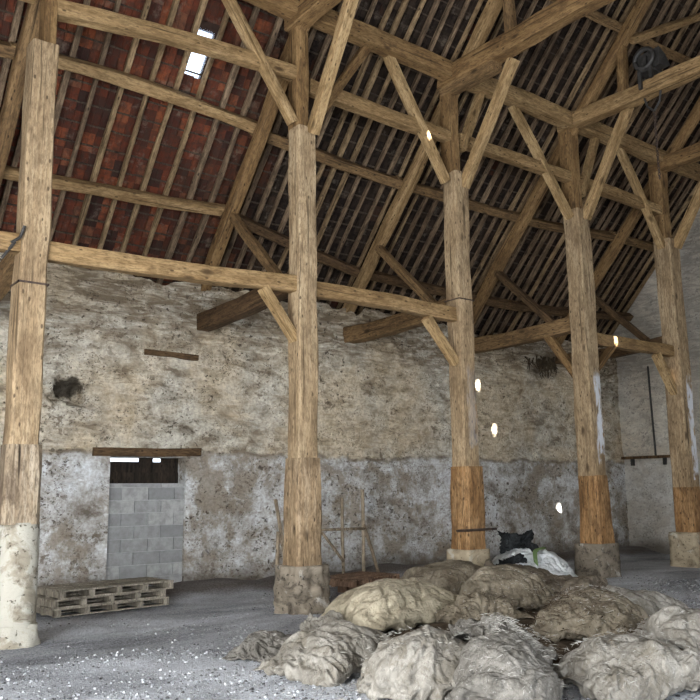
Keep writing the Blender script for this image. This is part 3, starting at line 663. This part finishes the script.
# ------------------------------------------------------------------ SACKS: two sewn sheets of cloth, filled, dropped and settled one after another
GX0,GY0,GR=-4.2,-8.2,.03; GN=(400,340)
HF=np.zeros(GN)
gx=GX0+(np.arange(GN[0])+.5)*GR; gy_=GY0+(np.arange(GN[1])+.5)*GR
GXX,GYY=np.meshgrid(gx,gy_,indexing='ij')
HF[:]=floor_h(GXX,GYY)
for x,r,z in((PX[1],.4,.66),(PX[2],.34,2.0),(PX[3],.36,2.0)): HF[np.maximum(abs(GXX-x),abs(GYY))<r]=z
mound=.22*np.exp(-(((GXX-.9)/1.7)**2+((GYY+3.5)/1.25)**2)**1.5)+.02*fbm(GXX*5,GYY*5,0*GXX,3,8)
MI=(GXX>-2)&(GXX<4)
mo=mound-.03
HF[:]=np.maximum(HF,np.where(mo>0,floor_h(GXX,GYY)+mo,HF))
def hf(x,y):
    fx=np.clip((x-GX0)/GR-.5,0,GN[0]-1.001); fy=np.clip((y-GY0)/GR-.5,0,GN[1]-1.001)
    i=fx.astype(int); j=fy.astype(int); a=fx-i; b=fy-j
    return (HF[i,j]*(1-a)*(1-b)+HF[i+1,j]*a*(1-b)+HF[i,j+1]*(1-a)*b+HF[i+1,j+1]*a*b)
LOG=[]
def settle(L,Wd,cx,cy,yaw,z0=None,fill=.8,gather=(0,0),tilt=0.,seed=0,steps=110,iters=7,nu=46,nv=28,roll=0.):
    r=np.random.default_rng(seed)
    u=np.linspace(-.5,.5,nu)*L; v=np.linspace(-.5,.5,nv)*Wd
    U,Vv=np.meshgrid(u,v,indexing='ij')
    prof=np.sqrt(np.clip((1-(2*U/L)**2)*(1-(2*Vv/Wd)**2),0,1))
    T=.26*Wd*prof
    P=np.stack([np.stack([U*.92,Vv*.86,T],-1),np.stack([U*.92,Vv*.86,-T],-1)])
    nz_=.02*fbm(U*4+seed,Vv*4,0*U,3,seed); P[0,...,2]+=nz_*prof; P[1,...,2]-=nz_*prof
    ct,st=math.cos(tilt),math.sin(tilt); R=np.array([[ct,0,-st],[0,1,0],[st,0,ct]]); P=P@R.T
    ct,st=math.cos(roll),math.sin(roll); R=np.array([[1,0,0],[0,ct,-st],[0,st,ct]]); P=P@R.T
    cy_,sy_=math.cos(yaw),math.sin(yaw); R=np.array([[cy_,-sy_,0],[sy_,cy_,0],[0,0,1]]); P=P@R.T
    P[...,0]+=cx; P[...,1]+=cy
    gap=(P[1,...,2]-hf(P[1,...,0],P[1,...,1])).min()
    P[...,2]+=(-gap+.02) if z0 is None else z0
    Q=P.copy(); du,dv=L/(nu-1),Wd/(nv-1); dd=math.hypot(du,dv)
    def seam(P):
        for sl in [(slice(None),0),(slice(None),-1)]:
            m=(P[0][sl]+P[1][sl])*.5; P[0][sl]=m; P[1][sl]=m
        for k in(0,-1):
            m=(P[0,k]+P[1,k])*.5; P[0,k]=m; P[1,k]=m
    seam(P); Q=P.copy()
    def relax(A,B,rest,k=1.,comp=1.):
        d=B-A; l=np.sqrt((d*d).sum(-1,keepdims=True))+1e-9
        e=(l-rest)/l*.5*k; e=np.where(e<0,e*comp,e); d*=e; A+=d; B-=d
    V0=fill*L*Wd*Wd*.24
    for s in range(steps):
        # pressure along vertex normals
        nrm=np.zeros_like(P); a=P[:,1:,:-1]-P[:,:-1,:-1]; b=P[:,:-1,1:]-P[:,:-1,:-1]; c=np.cross(a,b)
        c[1]*=-1
        ctr=P.mean((0,1,2)); vol=(np.einsum('kijc,kijc->',c,P[:,:-1,:-1]-ctr))/3
        for (i,j) in((slice(0,-1),slice(0,-1)),(slice(1,None),slice(0,-1)),(slice(0,-1),slice(1,None)),(slice(1,None),slice(1,None))): nrm[:,i,j]+=c*.25
        pr=max(-.3,min(1.,V0/max(vol,1e-4)-1)); acc=nrm/(du*dv)*pr*.03
        vel=(P-Q)*.90; vel=np.clip(vel,-.03,.03); Q=P.copy(); P=P+vel+acc; P[...,2]-=.0022
        for it in range(iters):
            for p in(0,1):
                relax(P[:,p:-1:2],P[:,p+1::2][:, :P[:,p:-1:2].shape[1]],du,1.,.9)
                relax(P[:,:,p:-1:2],P[:,:,p+1::2][:,:, :P[:,:,p:-1:2].shape[2]],dv,1.,.85)
                A=P[:,p:-1:2]; B=P[:,p+1::2][:, :A.shape[1]]
                relax(A[:,:,:-1],B[:,:,1:],dd,.5,.4); relax(A[:,:,1:],B[:,:,:-1],dd,.5,.4)
            if it%3==0:
                relax(P[:,:-2],P[:,2:],2*du,.10,.5); relax(P[:,:,:-2],P[:,:,2:],2*dv,.10,.5)
            for e,g_ in zip((0,-1),gather):
                if g_:
                    for k in range(3):
                        kk=(2+k) if e==0 else (-3-k); m=P[:,kk].mean((0,1)); P[:,kk]+=(m-P[:,kk])*.06*g_
            seam(P)
            H=hf(P[...,0],P[...,1])+.012; pen=H-P[...,2]; hit=pen>0
            P[...,2]+=np.where(hit,np.minimum(pen,.035),0)
            fr_=np.where(hit,.75,0)[...,None]; P[...,:2]-=(P[...,:2]-Q[...,:2])*fr_*.5
    LOG.append((round(float(vol/V0),2),round(float(P[...,2].max()),2),round(float(P[...,2].max()-P[...,2].min()),2)))
    # record its top in the height field
    for sh in(0,1):
        X=P[sh]
        for a in np.linspace(0,1,5):
            for b in np.linspace(0,1,5):
                q=X[:-1,:-1]*(1-a)*(1-b)+X[1:,:-1]*a*(1-b)+X[:-1,1:]*(1-a)*b+X[1:,1:]*a*b
                i=np.clip(((q[...,0]-GX0)/GR).astype(int),0,GN[0]-1); j=np.clip(((q[...,1]-GY0)/GR).astype(int),0,GN[1]-1)
                np.maximum.at(HF,(i.ravel(),j.ravel()),q[...,2].ravel())
    return P
def sack_mesh(name,P,mat,label,cat='sack',group=None,lift=0.,parent=None,disp=.003,seed=0,fold=1.15):
    def up(A,ax):                       # smooth doubling of the grid
        n=A.shape[ax]; A=np.moveaxis(A,ax,0); pad=np.concatenate([2*A[:1]-A[1:2],A,2*A[-1:]-A[-2:-1]])
        mid=(-pad[:-3]+9*pad[1:-2]+9*pad[2:-1]-pad[3:])/16; out=np.zeros((2*n-1,)+A.shape[1:]); out[::2]=A; out[1::2]=mid
        return np.moveaxis(out,0,ax)
    if fold: P=up(up(P,1),2)
    _,nu,nv,_=P.shape
    if fold:
        U,Vv=np.meshgrid(np.linspace(-1,1,nu),np.linspace(-1,1,nv),indexing='ij'); asp=nu/nv; U=U*asp
        for sh in(0,1):
            a=np.gradient(P[sh],axis=0); b=np.gradient(P[sh],axis=1); n=np.cross(a,b); n/=np.linalg.norm(n,axis=-1,keepdims=True)+1e-9
            if sh: n=-n
            q=seed*5.3+sh*17.1; Z=0*U+q
            wx=U+.45*fbm(U*1.1,Vv*1.1,Z,3,5); wy=Vv+.45*fbm(U*1.1,Vv*1.1,Z+4,3,6)
            e=np.clip(1-(asp-np.abs(U))/.75,0,1); e2=np.clip(1-(1-np.abs(Vv))/.5,0,1)
            pl=vnoise(wy*6.5,wx*.9+3*np.sign(U),Z,11); pl2=vnoise(wx*5.,wy*.9+3*np.sign(Vv),Z,12)
            crease=lambda k,w:np.exp(-np.abs(k)/w)
            c1=vnoise(wx*1.5+.7*wy,wy*2.1-.5*wx,Z,13); c2=vnoise(wx*3.+1.1*wy,wy*3.3,Z,14); c3=vnoise(wx*5.5-2*wy,wy*5.5+2*wx,Z,15)
            m=np.clip(.5+.9*fbm(U*.9,Vv*.9,Z+9,2,16),.1,1)
            ph=seed*1.7+sh; ru=(wx*math.cos(ph)+wy*math.sin(ph)); rv=(-wx*math.sin(ph)+wy*math.cos(ph)); c4=vnoise(ru*.9,rv*4.2,Z,18); c5=vnoise(ru*1.6+3,rv*8,Z,19)
            c6=vnoise(ru*.7+9,rv*2.2,Z,22); d=-.045*crease(c1,.06)*m+.045*c6-.075*crease(c4,.08)*np.clip(fbm(U*.8,Vv*.8,Z+20,2,21)*1.5+.5,0,1)+.018*c5-.040*crease(c5,.09)*np.clip(fbm(U*1.3,Vv*1.3,Z+30,2,23)*1.5+.6,.1,1)-.030*crease(c2,.07)*np.clip(1.3-m,.3,1)-.010*crease(c3,.12)
            d+=e*(.06*pl-.07*crease(pl,.10))+e2*(.02*pl2-.014*crease(pl2,.15))+.035*fbm(U*1.5,Vv*1.5,Z+2,2,17)
            edge=np.clip((1-np.abs(Vv))*7,0,1)*np.clip((asp-np.abs(U))*7,0,1)
            P[sh]+=n*(d*edge*fold)[...,None]
    c=P.mean((0,1,2)); zmin=P[...,2].min()
    org=np.array([c[0],c[1],zmin])
    idx=np.zeros((2,nu,nv),int); V=[]
    for sh in(0,1):
        for i in range(nu):
            for j in range(nv):
                if sh==1 and (i in(0,nu-1) or j in(0,nv-1)): idx[1,i,j]=idx[0,i,j]; continue
                idx[sh,i,j]=len(V); V.append(P[sh,i,j]-org)
    F=[]
    for i in range(nu-1):
        for j in range(nv-1):
            F.append((idx[0,i,j],idx[0,i+1,j],idx[0,i+1,j+1],idx[0,i,j+1])); F.append((idx[1,i,j],idx[1,i,j+1],idx[1,i+1,j+1],idx[1,i+1,j]))
    o=mesh_obj(name,V,F,mat,parent,True,org)
    m=o.modifiers.new('sub','SUBSURF'); m.levels=0; m.render_levels=1
    tx=bpy.data.textures.new('creases','CLOUDS'); tx.noise_scale=.13; tx.noise_type='HARD_NOISE'; tx.noise_depth=2
    dm=o.modifiers.new('crease','DISPLACE'); dm.texture=tx; dm.strength=disp*2; dm.mid_level=.6
    return tag(o,label,cat,group)
R_=math.radians
G='burst jute sacks in the heap'
SACKS=[ # L, W, x, y, yaw, fill, gather, mat, label
 (2.1,1.45,.15,-2.05,R_(8),1.15,(0,0),K_KHAKI,'big smooth khaki sack lying long in the middle of the heap',{}),
 (1.45,1.10,-1.92,-3.58,R_(14),1.0,(0,.0),K_PALE,'pale sack at the left front of the heap, its crumpled end facing left',{}),
 (.90,.72,-2.12,-2.60,R_(25),.8,(0,0),K_GREY,'small grey sack at the far left edge of the heap',{}),
 (1.1,.75,-.95,-2.25,R_(55),.7,(1,0),K_PALE,'slumped speckled sack against the left end of the khaki sack',{}),
 (1.7,1.35,2.05,-1.05,R_(-25),1.35,(0,1),K_TAN,'tan sack with deep gathered folds, in front of the third post',{}),
 (1.3,1.2,3.75,-1.05,R_(-40),1.3,(0,0),K_BROWN,'smooth brown domed sack just in front of the white bag',{}),
 (1.5,1.25,3.05,-2.55,R_(-30),1.1,(0,0),K_BROWN,'dark topped round sack at the back right of the heap',{}),
 (1.40,.90,3.30,-3.60,R_(-38),.8,(0,1),K_PALE,'flat pale sack lying lowest at the right rear of the heap',{}),
 (1.05,.9,.6,-3.15,R_(-20),1.0,(0,0),K_TAN,'small tan sack top poking up behind the front grey sack',{}),
 (1.6,1.2,1.65,-2.6,R_(-32),1.2,(0,1),K_TAN,'tan sack with a frayed grey tail, behind the middle hollow',{}),
 (1.5,1.2,-1.95,-4.80,R_(-28),1.0,(1,0),K_PALE,'bleached crumpled sack at the front centre, ruffled end toward us',{}),
 (1.25,.95,-1.72,-5.55,R_(25),1.05,(0,0),K_GREY,'grey sack at the very front with an open fold at its mouth',{}),
 (1.65,1.2,1.15,-4.30,R_(28),1.15,(0,0),K_TAN,'straw-flecked tan sack leaning down into the hollow, right of centre',{}),
 (1.3,1.15,-.40,-5.95,R_(-22),1.2,(0,0),K_PALE,'large pale sack at the right front, pointed corner to the left',{}),
 (1.35,1.15,.45,-6.0,R_(48),1.0,(1,0),K_PALE,'pale folded sack at the right edge of the picture',{}),
 (1.30,.95,-1.12,-5.02,R_(-35),.95,(0,1),K_GREY,'grey sack with a frayed end lying on top of the front sacks',{}),
]
SK=[]
for k,(L,Wd,x,y,yaw,fill,ga,mat,lab,kw) in enumerate(SACKS):
    P=settle(L,Wd,x,y,yaw,None,fill,ga,seed=k+1,**kw); SK.append(sack_mesh('jute_sack',P,mat,lab,'sack',G,seed=k))
P=settle(1.6,1.5,5.2,.05,R_(-30),None,1.35,(0,0),seed=40); sack_mesh('bulk_bag',P,K_WHITE,'crumpled white plastic bulk bag behind the heap','bag')
P=settle(.72,.52,4.95,.15,R_(-37),None,.9,(0,0),seed=41,roll=1.15,steps=12); sack_mesh('bin_bag',P,K_BLACK,'black plastic bag perched on top of the white bag','bag',disp=.006)
P=settle(.7,.36,4.5,-.05,R_(-30),None,.6,(0,0),seed=42,steps=60); sack_mesh('bin_bag',P,K_BLACK,'flat black plastic bag draped down the left of the white bag','bag',disp=.006)

V=[];F=[]
for i,t in enumerate(np.linspace(0,1,14)):
    x,y=4.82+.55*t,-.42+.30*t+.06*math.sin(t*5)
    for e in(-.035,.035): V.append((x-e*.5,y+e,float(hf(np.array([x-e*.5]),np.array([y+e]))[0])+.03))
    if i: F.append((2*i-2,2*i-1,2*i+1,2*i))
o=mesh_obj('tape',V,F,M_GREEN); sm_=o.modifiers.new('thick','SOLIDIFY'); sm_.thickness=.006; tag(o,'green strip of tape lying across the white bulk bag','tape')
# ------------------------------------------------------------------ LOOSE STUFF
def flakes(name,mat,pts,ln,wd,label,cat):
    V=[];F=[]
    for (x,y,z) in pts:
        a=random.uniform(0,2*PI); l=ln*random.uniform(.5,1.4); w=wd*random.uniform(.6,1.5); t=random.uniform(-.35,.35)
        d=Vector((math.cos(a),math.sin(a),t))*l*.5; s=Vector((-math.sin(a),math.cos(a),random.uniform(-.3,.3)))*w*.5; u=Vector((0,0,w*.5)); c=Vector((x,y,z+w*.4)); n=len(V)
        V+= [c-d,c+s,c+d,c-s,c+u]; F+=[(n,n+1,n+4),(n+1,n+2,n+4),(n+2,n+3,n+4),(n+3,n,n+4),(n+3,n+2,n+1,n)]
    o=mesh_obj(name,V,F,mat); return tag(o,label,cat,kind='stuff')
def scatter(n,f):
    out=[]
    while len(out)<n:
        x,y=f(); z=float(hf(np.array([x]),np.array([y]))[0]); out.append((x,y,z))
    return out
mu=np.arange(-1.7,3.5,.05); mv=np.arange(-5.6,-1.4,.05)
mh=grid_surface('straw_heap',mu,mv,lambda x,y:(x,y,floor_h(x,y)-.04+.25*np.exp(-(((x-.9)/1.7)**2+((y+3.5)/1.25)**2)**1.5)+.03*fbm(x*7,y*7,0*x,3,8)),M_CHAFFD)
tag(mh,'low mound of dark straw and dust that the sacks lie on','straw',kind='stuff')
flakes('chaff',M_CHAFF,scatter(2600,lambda:(random.choice([(-.3,-4.9,.9),(1.2,-4.6,.8),(.5,-5.9,.7),(-.9,-6.3,.6),(-2.2,-4.3,.5),(1.4,-3.3,.6),(2.4,-4.3,.7)]) and (lambda c:(random.gauss(c[0],c[2]),random.gauss(c[1],c[2]*.7)))(random.choice([(-.3,-4.9,.7),(1.2,-4.6,.8),(.5,-5.9,.7),(-.9,-6.4,.6),(-2.3,-4.4,.5),(1.6,-3.1,.4),(2.4,-4.3,.7),(-1.2,-5.3,.3)])))),.07,.007,'pale loose chaff and straw strewn over the sacks','chaff')
flakes('straw_litter',M_CHAFFD,scatter(2200,lambda:(random.gauss(.1,.45),random.gauss(-4.35,.55))),.12,.012,'dark straw filling the hollow between the sacks','straw')
def gravel_pts():
    out=[]
    while len(out)<26000:
        x=random.uniform(-6.5,8); y=random.uniform(-9.2,2.2)
        d=mnoise.noise((x*.5,y*.8,3.3))+.5*mnoise.noise((x*1.7,y*1.7,1.3))
        p=.30+d*1.0
        if -1.3<y<.9: p*=.5
        if y>.9: p*=.35
        p+=.9*math.exp(-((x+2.6)/1.3)**2-((y+4.2)/1.2)**2)+.5*math.exp(-((x+5.2)/1.5)**2-((y+2.6)/1.)**2)
        if random.random()<p: out.append((x,y,float(floor_h(np.array(x),np.array(y)))-.002))
    return out
V=[];F=[]
for (x,y,z) in gravel_pts():
    r=random.choice([.005,.006,.008,.010,.012,.016,.02]); n=len(V); a0=random.uniform(0,PI)
    for k in range(5):
        a=a0+2*PI*k/5; q=r*random.uniform(.7,1.3); V.append((x+math.cos(a)*q,y+math.sin(a)*q,z))
    for k in range(3):
        a=a0+2*PI*k/3; q=r*random.uniform(.4,.8); V.append((x+math.cos(a)*q,y+math.sin(a)*q,z+r*random.uniform(.5,.9)))
    F+=[(n,n+1,n+5),(n+1,n+6,n+5),(n+1,n+2,n+6),(n+2,n+3,n+6),(n+3,n+7,n+6),(n+3,n+4,n+7),(n+4,n,n+7),(n,n+5,n+7),(n+5,n+6,n+7)]
tag(mesh_obj('gravel',V,F,M_FLINT),'pale flint chips and gravel scattered over the floor','gravel',kind='stuff')

# ------------------------------------------------------------------ LIGHT
w=bpy.data.worlds.new('sky'); S.world=w; w.use_nodes=True
bg=w.node_tree.nodes['Background']; bg.inputs[0].default_value=(.80,.89,1,1); bg.inputs[1].default_value=5.0
def area(name,loc,direction,sx,sy,power,col):
    l=bpy.data.lights.new(name,'AREA'); l.shape='RECTANGLE'; l.size=sx; l.size_y=sy; l.energy=power; l.color=col
    o=bpy.data.objects.new(name,l); o.location=loc; o.rotation_euler=Vector(direction).to_track_quat('-Z','Y').to_euler(); COL.objects.link(o); return o
area('front_doorway_added_light',((FD[0]+FD[1])/2,FRONT_Y+.05,FD[2]/2),(0,1,.06),FD[1]-FD[0],FD[2],1300,(.93,.96,1))  # area lamp added at the unseen front doorway, on top of the sky
area('left_doorway_added_light',(LEFT_X+.05,(LD[0]+LD[1])/2,LD[2]/2),(1,0,.05),LD[1]-LD[0],LD[2],2700,(1,.985,.96))  # stronger area lamp added at the unseen left doorway, besides the sky
sl=bpy.data.lights.new('sun','SUN'); sl.energy=260; sl.angle=R_(.53); sl.color=(1,.96,.9)
so=bpy.data.objects.new('sun',sl); so.rotation_euler=(-SUN).to_track_quat('-Z','Y').to_euler(); so.location=(0,-20,30); COL.objects.link(so)

# ------------------------------------------------------------------ CAMERA
cam=bpy.data.cameras.new('camera'); cam.sensor_width=36; cam.sensor_fit='HORIZONTAL'; cam.lens=36*812.2/700; cam.clip_end=200
co=bpy.data.objects.new('camera',cam); COL.objects.link(co)
yaw,pitch,roll=R_(37.062),R_(9.856),R_(-.677)
fw=Vector((math.sin(yaw)*math.cos(pitch),math.cos(yaw)*math.cos(pitch),math.sin(pitch))); r=Vector((math.cos(yaw),-math.sin(yaw),0)); u=r.cross(fw)
r2=r*math.cos(roll)+u*math.sin(roll); u2=-r*math.sin(roll)+u*math.cos(roll)
M=Matrix((r2,u2,-fw)).transposed().to_4x4(); co.matrix_world=Matrix.Translation((-6.992,-10.536,1.75))@M
S.camera=co
S.view_settings.view_transform='Standard'; S.view_settings.look='None'; S.view_settings.gamma=1; S.view_settings.use_curve_mapping=False
S.view_settings.exposure=-.66
